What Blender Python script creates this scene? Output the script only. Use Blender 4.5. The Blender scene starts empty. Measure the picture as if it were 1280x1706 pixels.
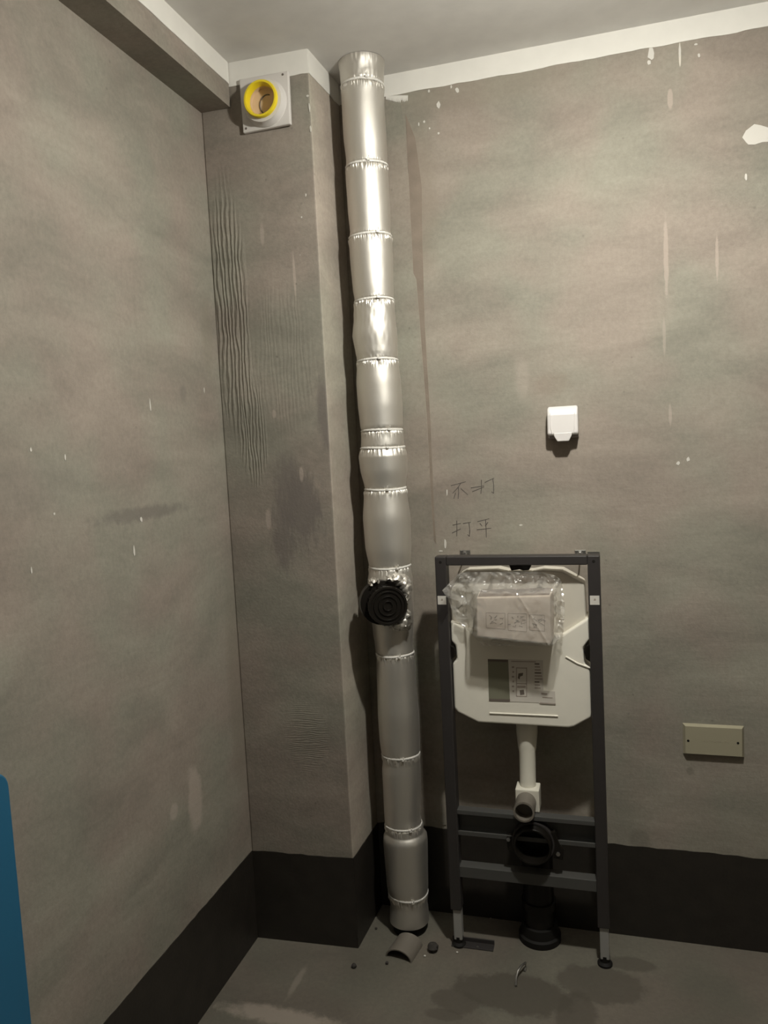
import bpy, math, random
from mathutils import Vector, Matrix, noise

random.seed(7)
SC = bpy.context.scene
COL = SC.collection

# ------------------------------------------------------------------ camera
# world: x along the back wall, y into the back wall (wall face y = 0), z up, metres
CAM = Vector((1.0905, -2.30, 1.5079))
RT = Vector((0.9588, 0.2795, -0.0507)).normalized()
FW = Vector((-0.2830, 0.9553, -0.0860)).normalized()
UP = RT.cross(FW).normalized()
RT = FW.cross(UP).normalized()
FPX = 1281.0
cam_d = bpy.data.cameras.new('camera')
cam = bpy.data.objects.new('camera', cam_d)
COL.objects.link(cam)
cam_d.sensor_fit = 'VERTICAL'
cam_d.sensor_height = 24.0
cam_d.lens = FPX / 1706.0 * 24.0
cam_d.clip_start = 0.02
M = Matrix((RT, UP, -FW)).transposed().to_4x4()
M.translation = CAM
cam.matrix_world = M
SC.camera = cam

# ------------------------------------------------------------------ light and exposure
LAMP = Vector((1.12, -0.90, 2.40))       # bare bulb under the ceiling, the room's only light
BULB_STRENGTH = 1640.0
BULB_COLOR = (1.0, 0.98, 0.895)
w = bpy.data.worlds.new('world')
SC.world = w
w.use_nodes = True
w.node_tree.nodes['Background'].inputs[0].default_value = (0.02, 0.02, 0.02, 1)
w.node_tree.nodes['Background'].inputs[1].default_value = 0.1
SC.view_settings.view_transform = 'Standard'
SC.view_settings.look = 'None'
SC.view_settings.gamma = 1.0
SC.view_settings.use_curve_mapping = False
SC.view_settings.exposure = 0.0

# ------------------------------------------------------------------ helpers: points on real planes
def ray(px, py):
    return FW + RT * ((px - 640.0) / FPX) - UP * ((py - 853.0) / FPX)
def onY(px, py, Y=0.0):
    d = ray(px, py); return CAM + d * ((Y - CAM.y) / d.y)
def onX(px, py, X=0.0):
    d = ray(px, py); return CAM + d * ((X - CAM.x) / d.x)
def onZ(px, py, Z=0.0):
    d = ray(px, py); return CAM + d * ((Z - CAM.z) / d.z)

# ------------------------------------------------------------------ helpers: objects
def thing(name, label, cat, loc, group=None):
    o = bpy.data.objects.new(name, None)
    COL.objects.link(o)
    o.empty_display_size = 0.05
    o.location = loc
    tag(o, label, cat, group)
    return o
def tag(o, label=None, cat=None, group=None, kind=None):
    if label: o['label'] = label
    if cat: o['category'] = cat
    if group: o['group'] = group
    if kind: o['kind'] = kind
    return o
def root_loc(o):
    v = Vector((0, 0, 0))
    while o is not None:
        v += o.location; o = o.parent
    return v

class MB:
    def __init__(s):
        s.v = []; s.f = []; s.m = []
    def add(s, vs, fs, mi=0):
        n = len(s.v)
        s.v += [Vector(p) for p in vs]
        s.f += [tuple(i + n for i in f) for f in fs]
        s.m += [mi] * len(fs)
        return s
    def box(s, a, b, mi=0):
        x0, y0, z0 = a; x1, y1, z1 = b
        return s.add([(x0,y0,z0),(x1,y0,z0),(x1,y1,z0),(x0,y1,z0),(x0,y0,z1),(x1,y0,z1),(x1,y1,z1),(x0,y1,z1)],
                     [(0,3,2,1),(4,5,6,7),(0,1,5,4),(1,2,6,5),(2,3,7,6),(3,0,4,7)], mi)
    def prism(s, pts, off, mi=0):
        """closed polygon of 3-D points swept by the vector off"""
        n = len(pts); off = Vector(off)
        a = [Vector(p) for p in pts]; b = [p + off for p in a]
        fs = [tuple(range(n)), tuple(reversed(range(n, 2 * n)))]
        fs += [((i + 1) % n, i, i + n, (i + 1) % n + n) for i in range(n)]
        return s.add(a + b, fs, mi)
    def rings(s, rings, closed=True, cap0=False, cap1=False, mi=0):
        n = len(rings[0]); vs = [p for r in rings for p in r]; fs = []
        for k in range(len(rings) - 1):
            for i in range(n if closed else n - 1):
                j = (i + 1) % n
                fs.append((k*n+i, k*n+j, (k+1)*n+j, (k+1)*n+i))
        if cap0: fs.append(tuple(reversed(range(n))))
        if cap1: fs.append(tuple(range((len(rings)-1)*n, len(rings)*n)))
        return s.add(vs, fs, mi)
    def lathe(s, c, axis, prof, n=32, cap0=False, cap1=False, mi=0):
        """prof: (distance along axis, radius)"""
        ax = Vector(axis).normalized()
        t = Vector((0,0,1)) if abs(ax.z) < .9 else Vector((1,0,0))
        e1 = ax.cross(t).normalized(); e2 = ax.cross(e1)
        c = Vector(c)
        return s.rings([[c + ax*d + (e1*math.cos(2*math.pi*i/n) + e2*math.sin(2*math.pi*i/n))*r for i in range(n)] for d, r in prof],
                       True, cap0, cap1, mi)
    def tube(s, pts, r, n=10, mi=0):
        pts = [Vector(p) for p in pts]; rs = r if isinstance(r, (list, tuple)) else [r]*len(pts); out = []
        for k, p in enumerate(pts):
            d = (pts[min(k+1, len(pts)-1)] - pts[max(k-1, 0)]).normalized()
            t = Vector((0,0,1)) if abs(d.z) < .9 else Vector((1,0,0))
            e1 = d.cross(t).normalized(); e2 = d.cross(e1)
            out.append([p + (e1*math.cos(2*math.pi*i/n) + e2*math.sin(2*math.pi*i/n))*rs[k] for i in range(n)])
        return s.rings(out, True, True, True, mi)
    def build(s, name, mats, parent=None, smooth=False, bevel=0, seg=2, angle=40):
        off = root_loc(parent)
        me = bpy.data.meshes.new(name)
        me.from_pydata([tuple(p - off) for p in s.v], [], s.f)
        if not isinstance(mats, (list, tuple)): mats = [mats]
        for m in mats: me.materials.append(m)
        for p, i in zip(me.polygons, s.m): p.material_index = i
        me.update()
        import bmesh
        bm = bmesh.new(); bm.from_mesh(me)
        bmesh.ops.recalc_face_normals(bm, faces=bm.faces)
        if smooth:
            ca = math.radians(angle)
            for f in bm.faces: f.smooth = True
            for e in bm.edges:
                if len(e.link_faces) == 2 and e.calc_face_angle(0) > ca: e.smooth = False
        bm.to_mesh(me); bm.free()
        o = bpy.data.objects.new(name, me)
        COL.objects.link(o)
        if parent is not None: o.parent = parent
        if bevel:
            b = o.modifiers.new('bevel', 'BEVEL'); b.width = bevel; b.segments = seg; b.limit_method = 'ANGLE'
            b.angle_limit = math.radians(35)
        return o

# ------------------------------------------------------------------ helpers: materials
def new_mat(name):
    m = bpy.data.materials.new(name); m.use_nodes = True
    nt = m.node_tree; b = nt.nodes['Principled BSDF']
    return m, nt, b
def N(nt, t, **kw):
    n = nt.nodes.new(t)
    for k, v in kw.items(): setattr(n, k, v)
    return n
def plain(name, col, rough=0.5, metal=0.0, bump=0.0, scale=300.0, var=0.0, spec=0.5):
    m, nt, b = new_mat(name)
    b.inputs['Base Color'].default_value = (*col, 1); b.inputs['Roughness'].default_value = rough
    b.inputs['Metallic'].default_value = metal; b.inputs['Specular IOR Level'].default_value = spec
    g = N(nt, 'ShaderNodeNewGeometry')
    nz = N(nt, 'ShaderNodeTexNoise'); nz.inputs['Scale'].default_value = scale; nz.inputs['Detail'].default_value = 4
    nt.links.new(g.outputs['Position'], nz.inputs['Vector'])
    if var:
        mr = N(nt, 'ShaderNodeMapRange'); mr.inputs[1].default_value = .3; mr.inputs[2].default_value = .7
        mr.inputs[3].default_value = 1 - var; mr.inputs[4].default_value = 1 + var
        nv = N(nt, 'ShaderNodeTexNoise'); nv.inputs['Scale'].default_value = 18; nv.inputs['Detail'].default_value = 5
        nt.links.new(g.outputs['Position'], nv.inputs['Vector']); nt.links.new(nv.outputs['Fac'], mr.inputs[0])
        vm = N(nt, 'ShaderNodeVectorMath', operation='SCALE'); vm.inputs[0].default_value = col
        nt.links.new(mr.outputs[0], vm.inputs['Scale']); nt.links.new(vm.outputs[0], b.inputs['Base Color'])
    if bump:
        bp = N(nt, 'ShaderNodeBump'); bp.inputs['Strength'].default_value = bump; bp.inputs['Distance'].default_value = .001
        nt.links.new(nz.outputs['Fac'], bp.inputs['Height']); nt.links.new(bp.outputs['Normal'], b.inputs['Normal'])
    return m

def ellipse_mask(nt, pos, c, r, soft=.35, wob=.5, wscale=14):
    """soft, noise-edged blob around the world point c with half sizes r"""
    nz = N(nt, 'ShaderNodeTexNoise'); nz.inputs['Scale'].default_value = abs(wscale); nz.inputs['Detail'].default_value = 6
    nz.inputs['Roughness'].default_value = .68
    if wscale < 0:                       # streaks drawn down the wall
        mp = N(nt, 'ShaderNodeMapping'); mp.inputs['Scale'].default_value = (1, 1, .22)
        nt.links.new(pos, mp.inputs['Vector']); nt.links.new(mp.outputs[0], nz.inputs['Vector'])
    else:
        nt.links.new(pos, nz.inputs['Vector'])
    sub = N(nt, 'ShaderNodeVectorMath', operation='SUBTRACT'); sub.inputs[1].default_value = c
    nt.links.new(pos, sub.inputs[0])
    div = N(nt, 'ShaderNodeVectorMath', operation='DIVIDE'); div.inputs[1].default_value = r
    nt.links.new(sub.outputs[0], div.inputs[0])
    ln = N(nt, 'ShaderNodeVectorMath', operation='LENGTH'); nt.links.new(div.outputs[0], ln.inputs[0])
    ma = N(nt, 'ShaderNodeMath', operation='MULTIPLY_ADD'); ma.inputs[1].default_value = wob*2; 
    nt.links.new(nz.outputs['Fac'], ma.inputs[0]); nt.links.new(ln.outputs['Value'], ma.inputs[2])
    mr = N(nt, 'ShaderNodeMapRange', interpolation_type='SMOOTHSTEP'); mr.inputs[1].default_value = 1 + wob + soft/2; mr.inputs[2].default_value = 1 + wob - soft/2
    nt.links.new(ma.outputs[0], mr.inputs[0])
    return mr.outputs[0]

def cement(name, warm, green, dark, rough=.85, bump=.35, marks=(), ripple=None, ridges=None, spots=.35):
    """troweled cement: big warm/greenish mottling, fine grain, dark specks, own stains (marks)"""
    m, nt, b = new_mat(name)
    L = nt.links.new
    pos = N(nt, 'ShaderNodeNewGeometry').outputs['Position']
    def noi(scale, det=4, ro=.55, vec=None, dist=0):
        n = N(nt, 'ShaderNodeTexNoise'); n.inputs['Scale'].default_value = scale; n.inputs['Detail'].default_value = det
        n.inputs['Roughness'].default_value = ro; n.inputs['Distortion'].default_value = dist
        L(vec or pos, n.inputs['Vector']); return n.outputs['Fac']
    def rng(v, a, b_, c=0., d=1.):
        n = N(nt, 'ShaderNodeMapRange'); n.inputs[1].default_value = a; n.inputs[2].default_value = b_
        n.inputs[3].default_value = c; n.inputs[4].default_value = d; L(v, n.inputs[0]); return n.outputs[0]
    def mix(f, a, c):
        n = N(nt, 'ShaderNodeMix', data_type='RGBA')
        if isinstance(f, float): n.inputs[0].default_value = f
        else: L(f, n.inputs[0])
        for i, x in ((6, a), (7, c)):
            if isinstance(x, tuple): n.inputs[i].default_value = (*x, 1)
            else: L(x, n.inputs[i])
        return n.outputs[2]
    c = mix(rng(noi(3.2, 2), .4, .6), warm, green)
    # streaky trowel clouds, wider than tall
    mp = N(nt, 'ShaderNodeMapping'); mp.inputs['Scale'].default_value = (1.3, 1.3, 3.2); L(pos, mp.inputs['Vector'])
    cloud = noi(2.2, 6, .6, mp.outputs[0], .4)
    k = N(nt, 'ShaderNodeVectorMath', operation='SCALE'); L(c, k.inputs[0]); L(rng(cloud, .3, .7, .80, 1.18), k.inputs['Scale']); c = k.outputs[0]
    k = N(nt, 'ShaderNodeVectorMath', operation='SCALE'); L(c, k.inputs[0]); L(rng(noi(75, 8, .75), .3, .7, .88, 1.12), k.inputs['Scale']); c = k.outputs[0]
    sp = N(nt, 'ShaderNodeTexVoronoi'); sp.inputs['Scale'].default_value = 22; L(pos, sp.inputs['Vector'])
    pr = N(nt, 'ShaderNodeMath', operation='MULTIPLY'); L(rng(sp.outputs['Distance'], .10, .04), pr.inputs[0]); L(rng(noi(5, 3), .52, .62, 0, spots), pr.inputs[1])
    c = mix(pr.outputs[0], c, dark)
    for (mc, mrad, col, amt, soft, wob, ws) in marks:
        f = ellipse_mask(nt, pos, mc, mrad, soft, wob, ws)
        mm = N(nt, 'ShaderNodeMath', operation='MULTIPLY'); L(f, mm.inputs[0]); mm.inputs[1].default_value = amt
        c = mix(mm.outputs[0], c, col)
    L(c, b.inputs['Base Color'])
    b.inputs['Roughness'].default_value = rough
    b.inputs['Specular IOR Level'].default_value = .3
    h = noi(140, 6, .65)
    hs = N(nt, 'ShaderNodeMath', operation='MULTIPLY'); L(h, hs.inputs[0]); hs.inputs[1].default_value = .0016
    tot = hs.outputs[0]
    def plus(v, amt):
        nonlocal tot
        q = N(nt, 'ShaderNodeMath', operation='MULTIPLY_ADD'); L(v, q.inputs[0]); q.inputs[1].default_value = amt; L(tot, q.inputs[2]); tot = q.outputs[0]
    plus(noi(9, 3), .004)
    if ripple:
        mp2 = N(nt, 'ShaderNodeMapping'); mp2.inputs['Scale'].default_value = ripple; L(pos, mp2.inputs['Vector'])
        plus(noi(1, 5, .6, mp2.outputs[0]), .0016)
    if ridges:
        for (rc, rr, freq, amt) in ridges:
            wv = N(nt, 'ShaderNodeTexWave', bands_direction='X' if freq[0] > freq[2] else 'Z'); wv.inputs['Scale'].default_value = max(freq)
            wv.inputs['Distortion'].default_value = 8.5; wv.inputs['Detail'].default_value = 3; wv.inputs['Detail Scale'].default_value = 1.2
            mp3 = N(nt, 'ShaderNodeMapping'); mp3.inputs['Scale'].default_value = (1, 1, .22) if freq[0] > freq[2] else (.3, 1, 1); L(pos, mp3.inputs['Vector'])
            L(mp3.outputs[0], wv.inputs['Vector'])
            f = ellipse_mask(nt, pos, rc, rr, .6, .35, 9)
            q = N(nt, 'ShaderNodeMath', operation='MULTIPLY'); L(wv.outputs['Fac'], q.inputs[0]); L(f, q.inputs[1])
            plus(q.outputs[0], amt)
    bp = N(nt, 'ShaderNodeBump'); bp.inputs['Strength'].default_value = bump; bp.inputs['Distance'].default_value = 1.0
    L(tot, bp.inputs['Height']); L(bp.outputs['Normal'], b.inputs['Normal'])
    return m

WARM = (.285, .243, .205); GREEN = (.258, .243, .200); DARK = (.10, .085, .07)
PALE = (.43, .36, .31); SMUDGE = (.14, .122, .11)
H = 2.5974; DC = .2442; DCR = .2286; WC = .325; WC2 = .3335; HB = .2832; WB = .0604; BW = .091; ZB = 2.4763
XR = 2.30; YF = -2.12

p = onX(325, 1330); p2 = onX(290, 1352); p3 = onX(240, 855); p4 = onX(395, 1150); p5 = onX(60, 810)
M_left = cement('cement_left', tuple(.92*c for c in WARM), tuple(.93*c for c in GREEN), DARK, marks=[
    (p, (1, .035, .085), PALE, .6, .5, .6, 22), (p2, (1, .018, .02), PALE, .5, .5, .5, 40),
    (p3, (1, .17, .016), SMUDGE, .6, .9, 1.0, 40), (p4, (1, .05, .30), (.20, .17, .135), .55, .9, .5, 9),
    (p5, (1, .12, .05), SMUDGE, .22, .9, .6, 30), (onX(305, 655), (1, .016, .02), SMUDGE, .4, .9, .3, 30),
    (onX(345, 560), (1, .03, .10), (.20, .18, .14), .35, .9, .5, 20)], ripple=(1, 9, 60))
q1 = onY(500, 850, -DC); q2 = onY(470, 890, -DC); q3 = onY(540, 690, -DC); q4 = onY(480, 800, -DC)
M_chase = cement('cement_chase', tuple(.86*c for c in WARM), tuple(.86*c for c in GREEN), DARK, spots=.6, marks=[
    (q1, (.06, 1, .10), SMUDGE, .8, .8, 1.3, -60), (q2, (.035, 1, .10), SMUDGE, .7, .8, 1.3, -70), (q4, (.045, 1, .07), SMUDGE, .6, .8, 1.2, -90),
    (q3, (.025, 1, .10), SMUDGE, .7, .8, 1.1, -50), (onY(446, 865, -DC), (.008, 1, .03), PALE, .45, .6, .4, 30),
    (onY(488, 460, -DC), (.004, 1, .06), PALE, .5, .6, .4, 30), (onY(435, 390, -DC), (.006, 1, .03), PALE, .4, .6, .4, 30),
    (onY(500, 790, -DC), (.006, 1, .02), PALE, .5, .6, .6, 40), (onY(455, 690, -DC), (.006, 1, .012), PALE, .4, .6, .6, 40)],
    ridges=[(onY(385, 520, -DC), (.05, 1, .33), (26, 0, 1), .006), (onY(420, 720, -DC), (.04, 1, .14), (34, 0, 1), .004),
            (onY(470, 600, -DC), (.10, 1, .20), (27, 0, 1), .0008), (onY(510, 1230, -DC), (.06, 1, .10), (0, 0, 50), .0012)], bump=.5)
M_back = cement('cement_back', WARM, GREEN, DARK, ripple=(9, 1, 70), marks=[
    (onY(700, 330), (.05, 1, .20), (.235, .20, .155), .4, .9, .6, 12), (onY(920, 640), (.05, 1, .03), (.23, .19, .15), .35, .9, .6, 30),
    (onY(870, 630), (.02, 1, .06), PALE, .3, .9, .5, 20), (onY(1110, 430), (.006, 1, .10), PALE, .55, .5, .7, 40),
    (onY(1195, 430), (.004, 1, .055), PALE, .6, .5, .6, 40), (onY(1117, 690), (.004, 1, .03), PALE, .5, .5, .5, 40),
    (onY(1107, 560), (.004, 1, .05), PALE, .35, .5, .6, 40), (onY(1133, 90), (.003, 1, .03), (.75, .7, .62), .7, .4, .4, 40),
    (onY(1117, 165), (.007, 1, .025), PALE, .7, .4, .5, 40), (onY(1065, 1400), (.03, 1, .03), DARK, .3, .8, .6, 30),
    (onY(1150, 1285), (.01, 1, .012), DARK, .35, .8, .4, 30), (onY(800, 145), (.25, 1, .05), (.24, .21, .165), .35, .9, .5, 6)])
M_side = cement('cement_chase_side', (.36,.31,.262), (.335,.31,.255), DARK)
f1 = onZ(860, 1655); f2 = onZ(760, 1668); f3 = onZ(1000, 1640); f4 = onZ(1050, 1606); f5 = onZ(740, 1690); f6 = onZ(960, 1690)
WET = (.075, .066, .052)
M_floor = cement('cement_floor', (.135, .117, .096), (.126, .117, .094), DARK, rough=.7, bump=.5, spots=.5, marks=[
    (f1, (.16, .075, 1), WET, .8, .25, .55, 16), (f2, (.065, .045, 1), WET, .65, .25, .5, 18), (f3, (.12, .075, 1), WET, .65, .25, .55, 16),
    (f4, (.07, .03, 1), WET, .6, .35, .5, 18), (f5, (.05, .022, 1), WET, .6, .3, .5, 20), (f6, (.05, .09, 1), WET, .7, .3, .5, 20),
    (onZ(470, 1694), (.16, .03, 1), (.36, .31, .26), .6, .8, .8, 30), (onZ(495, 1635), (.01, .06, 1), (.3, .26, .22), .4, .8, .6, 30)])
M_white = plain('white_paint', (.70, .68, .635), .75, bump=.15, scale=90, var=.03, spec=.25)
M_ceil = plain('ceiling_paint', (.68, .66, .63), .85, bump=.12, scale=40, var=.04, spec=.2)
M_coat = plain('waterproof_black', (.020, .0165, .013), .5, bump=.4, scale=120, var=.2)
M_fill = plain('groove_mortar', (.225, .185, .15), .9, bump=.8, scale=160, var=.12, spec=.2)
M_patch = cement('cement_patch', (.268, .232, .193), (.245, .235, .192), DARK, ripple=(60, 1, 6))
M_foil, _nt, _b = new_mat('foil')
_b.inputs['Base Color'].default_value = (.70, .672, .622, 1); _b.inputs['Metallic'].default_value = .92; _b.inputs['Roughness'].default_value = .50
_g = N(_nt, 'ShaderNodeNewGeometry'); _n = N(_nt, 'ShaderNodeTexNoise'); _n.inputs['Scale'].default_value = 30; _n.inputs['Detail'].default_value = 3
_bp = N(_nt, 'ShaderNodeBump'); _bp.inputs['Strength'].default_value = .12; _bp.inputs['Distance'].default_value = .006
_nt.links.new(_g.outputs['Position'], _n.inputs['Vector']); _nt.links.new(_n.outputs['Fac'], _bp.inputs['Height']); _nt.links.new(_bp.outputs['Normal'], _b.inputs['Normal'])
M_tie = plain('tie_plastic', (.72, .70, .66), .35)
M_black = plain('black_plastic', (.009, .0075, .006), .34, spec=.3)
M_blackmat = plain('black_rubber', (.009, .008, .007), .7, spec=.25)
M_steel = plain('grey_painted_steel', (.034, .030, .029), .45, var=.05)
M_rail = plain('zinc_rail', (.075, .074, .070), .45, metal=.1)
M_leg = plain('zinc_leg', (.36, .355, .34), .5, metal=.2)
M_tank = plain('white_polymer', (.78, .745, .655), .42, var=.02, spec=.4)
M_lid = plain('white_polymer_lid', (.62, .58, .50), .45, var=.03)
M_pipe_w = plain('white_pipe', (.70, .67, .58), .35)
M_carton = plain('white_carton', (.76, .66, .575), .7, var=.03)
M_ink = plain('ink_grey', (.34, .29, .25), .8)
M_ink_d = plain('ink_dark', (.14, .115, .095), .8)
M_brown = plain('brown_print', (.24, .185, .15), .7)
M_olive = plain('olive_print', (.20, .195, .14), .6)
M_paper = plain('paper', (.60, .56, .50), .6)
M_socket = plain('white_switch', (.70, .67, .655), .28)
M_socket_in = plain('grey_switch', (.30, .27, .26), .4)
M_blank = plain('cream_plate', (.335, .308, .222), .3, spec=.6)
M_vent = plain('grey_white_plastic', (.62, .59, .56), .45)
M_yellow = plain('yellow_plastic', (.80, .62, .02), .4)
M_beige = plain('beige_lining', (.62, .45, .28), .7, var=.08)
M_blue = plain('blue_plastic', (.016, .118, .225), .55)
M_chrome = plain('zinc_bolt', (.34, .33, .31), .35, metal=.9)
M_pvc = plain('grey_pvc', (.165, .146, .122), .5)
M_pencil = plain('pencil', (.075, .065, .058), .8)
M_fleck = plain('paint_fleck', (.58, .555, .51), .7)
M_stone = plain('dark_debris', (.035, .030, .026), .8, bump=.6, scale=200)

# clear film: thin, see-through, slightly milky, glossy where it folds
M_film, nt, b = new_mat('clear_film')
out = nt.nodes['Material Output']
tr = N(nt, 'ShaderNodeBsdfTransparent'); tr.inputs[0].default_value = (.97, .96, .94, 1)
df = N(nt, 'ShaderNodeBsdfDiffuse'); df.inputs[0].default_value = (.80, .78, .74, 1)
gl = N(nt, 'ShaderNodeBsdfGlossy'); gl.inputs['Roughness'].default_value = .17
m1 = N(nt, 'ShaderNodeMixShader'); m1.inputs[0].default_value = .24
m2 = N(nt, 'ShaderNodeMixShader')
lw = N(nt, 'ShaderNodeLayerWeight'); lw.inputs['Blend'].default_value = .30
mr = N(nt, 'ShaderNodeMapRange'); mr.inputs[3].default_value = .13; mr.inputs[4].default_value = .7
nt.links.new(lw.outputs['Facing'], mr.inputs[0]); nt.links.new(mr.outputs[0], m2.inputs[0])
nt.links.new(tr.outputs[0], m1.inputs[1]); nt.links.new(df.outputs[0], m1.inputs[2])
nt.links.new(m1.outputs[0], m2.inputs[1]); nt.links.new(gl.outputs[0], m2.inputs[2]); nt.links.new(m2.outputs[0], out.inputs['Surface'])

# ------------------------------------------------------------------ setting
def struct(name, mb, m, label=None):
    o = mb.build(name, m); o['kind'] = 'structure'
    if label: o['label'] = label
    return o
T = .12
floor = struct('floor', MB().box((-T, YF-T, -T), (XR+T, T, 0)), M_floor, 'grey cement floor with dark wet stains')
ceiling = struct('ceiling', MB().box((-T, YF-T, H), (XR+T, T, H+T)), M_ceil, 'off-white painted ceiling')
wall_left = struct('wall_left', MB().box((-T, YF, 0), (0, 0, H)), M_left, 'bare grey cement wall on the left')
wall_back = struct('wall_back', MB().box((-T, 0, 0), (XR+T, T, H)), M_back, 'bare grey cement wall behind the toilet frame')
wall_right = struct('wall_right', MB().box((XR, YF, 0), (XR+T, 0, H)), M_left)
wall_front = struct('wall_front', MB().box((-T, YF-T, 0), (.55, YF, H)).box((1.75, YF-T, 0), (XR+T, YF, H)).box((.55, YF-T, 2.15), (1.75, YF, H)), M_left)
ch = MB()
ch.prism([(0, -DC, 0), (WC, -DCR, 0), (WC2, 0, 0), (0, 0, 0)], (0, 0, H))
ch.m = [0]*len(ch.f)
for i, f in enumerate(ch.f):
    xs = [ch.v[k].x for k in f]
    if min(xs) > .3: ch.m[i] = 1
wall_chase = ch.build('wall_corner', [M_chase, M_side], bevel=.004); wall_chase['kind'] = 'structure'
wall_chase['label'] = 'boxed-out cement column in the left corner'
beam = struct('trim_1', MB().box((0, YF, ZB), (BW, -DC, H)), M_left, 'cement beam running along the top of the left wall')

def strip(name, pts, m, parent, nrm, t=.0016, label=None, z_lo=None, z_hi=None, jit=.002, n=None):
    """painted band between z_lo and z_hi along the plan line pts[0]-pts[1] with a hand-cut lower/upper edge"""
    a, c = Vector(pts[0]), Vector(pts[1]); nrm = Vector(nrm).normalized()
    n = n or max(6, int((c-a).length / .02)); lo = []; hi = []
    for i in range(n+1):
        q = a.lerp(c, i/n)
        jl = jit * (noise.noise(Vector((q.x*23+q.y*31, 3.1, z_lo))) * 1.2 + noise.noise(Vector((q.x*70, q.y*70, 9))) * .6) if z_lo > .01 else 0
        jh = jit * (noise.noise(Vector((q.x*23+q.y*31, 7.1, z_hi))) * 1.2) if z_hi < H - .01 else 0
        lo.append(Vector((q.x, q.y, z_lo+jl))); hi.append(Vector((q.x, q.y, z_hi+jh)))
    mb = MB(); mb.rings([lo, hi, [p + nrm*t for p in hi], [p + nrm*t for p in lo], lo], closed=False)
    mb.add([lo[0], hi[0], hi[0]+nrm*t, lo[0]+nrm*t, lo[-1], hi[-1], hi[-1]+nrm*t, lo[-1]+nrm*t], [(0,1,2,3), (7,6,5,4)])
    o = mb.build(name, m, parent)
    if label: o['label'] = label
    return o
dS = Vector((WC2-WC, DCR)); nS = Vector((dS.y, -dS.x, 0))
dF = Vector((WC, DC-DCR)); nF = Vector((dF.y, -dF.x, 0))
WL = 'white paint strip under the ceiling'; KL = 'black waterproof coating at the foot of the wall'
strip('white_paint_band', [(WC2, 0, 0), (XR, 0, 0)], M_white, wall_back, (0,-1,0), z_lo=H-WB, z_hi=H, label=WL, jit=.0025)
strip('white_paint_band', [(0, -DC, 0), (WC, -DCR, 0)], M_white, wall_chase, nF, z_lo=H-WB-.003, z_hi=H, label=WL)
strip('white_paint_band', [(WC, -DCR, 0), (WC2, 0, 0)], M_white, wall_chase, nS, z_lo=H-WB-.002, z_hi=H, label=WL)
strip('white_paint_band', [(BW, YF, 0), (BW, -DC, 0)], M_white, beam, (1,0,0), z_lo=H-WB+.002, z_hi=H, label=WL, jit=.001)
strip('waterproof_coat', [(WC2, 0, 0), (XR, 0, 0)], M_coat, wall_back, (0,-1,0), z_lo=0, z_hi=HB, label=KL, jit=.004)
strip('waterproof_coat', [(0, -DC, 0), (WC, -DCR, 0)], M_coat, wall_chase, nF, z_lo=0, z_hi=HB, label=KL, jit=.003)
strip('waterproof_coat', [(WC, -DCR, 0), (WC2, 0, 0)], M_coat, wall_chase, nS, z_lo=0, z_hi=HB, label=KL)
strip('waterproof_coat', [(0, YF, 0), (0, -DC, 0)], M_coat, wall_left, (1,0,0), z_lo=0, z_hi=HB, label=KL, jit=.002)

# plaster patch beside the pipe and the rough mortar groove along it
pl = [(640,165),(668,172),(681,290),(689,455),(694,465),(700,540),(712,700),(720,860),(723,900),(727,930),(733,1100),(744,1374),(650,1374)]
o = MB().prism([onY(x, y) for x, y in pl], (0, -.0022, 0)).build('plaster_patch', M_patch, wall_back); o['label'] = 'smoother vertical plaster patch beside the foil pipe'
rt = [(692,230),(703,310),(704,400),(706,470),(708,540),(717.5,700),(724,860),(727,905)]
lf = [(681,290),(689,455),(694,465),(700,540),(712,700),(720,860),(723,900)]
gp = [onY(x, y) for x, y in [(676,190)] + lf + list(reversed(rt))]
o = MB().prism(gp, (0, -.0012, 0)).build('mortar_groove', M_fill, wall_back); o['label'] = 'narrow darker mortar groove'

# dried paint flecks
def fleck(mb, c, e1, e2, nrm, r1, r2, t=.001, k=9):
    pts = []
    for i in range(k):
        a = 2*math.pi*i/k; j = random.uniform(.7, 1.15)
        pts.append(c + e1*(math.cos(a)*r1*j) + e2*(math.sin(a)*r2*j))
    mb.prism(pts, nrm*t)
ex, ez, ny = Vector((1,0,0)), Vector((0,0,1)), Vector((0,-1,0))
mb = MB()
for (x, y, a, c) in [(731,175,4,7),(762,150,3.5,5),(707,203,2,2.5),(716,214,1.5,2),(731,222,2,2),(1085,90,5,11),(1082,104,3,4),(1133,86,1.6,10),
                     (1130,772,3,3.4),(1147,765,3.2,4),(1243,295,2,5),(1160,74,3,2),(715,152,2,2.5),(752,145,1.6,3),(698,207,1.4,4),(690,268,1.5,3),
                     (745,820,1.2,7),(742,905,2.2,9),(735,918,4,1.6),(868,875,3,1.5),(1165,92,2,3)]:
    fleck(mb, onY(x, y), ex, ez, ny, a*.00165, c*.00165)
o = mb.build('paint_flecks', M_fleck, wall_back); o['kind'] = 'stuff'; o['label'] = 'small spots of dried white paint'
mb = MB()
mb.prism([onY(x, y) for x, y in [(1237,229),(1243,218),(1257,207),(1268,209),(1284,214),(1286,236),(1270,237),(1258,241),(1247,241),(1243,237)]], (0, -.0012, 0))
o = mb.build('paint_patch', M_fleck, wall_back); o['label'] = 'larger ragged patch of white paint'
mb = MB()
for k in range(16):
    x0 = 643 + k*2.3; c = onY(x0, 163 + .02*(k % 3))
    hgt = (9 - abs(k-6)*.5 + random.uniform(-2, 3))*.0016
    mb.prism([c + ez*.006, c + ex*.005 + ez*.006, c + ex*.0035 - ez*hgt*.7, c + ex*.001 - ez*hgt], (0, -.0014, 0))
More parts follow.
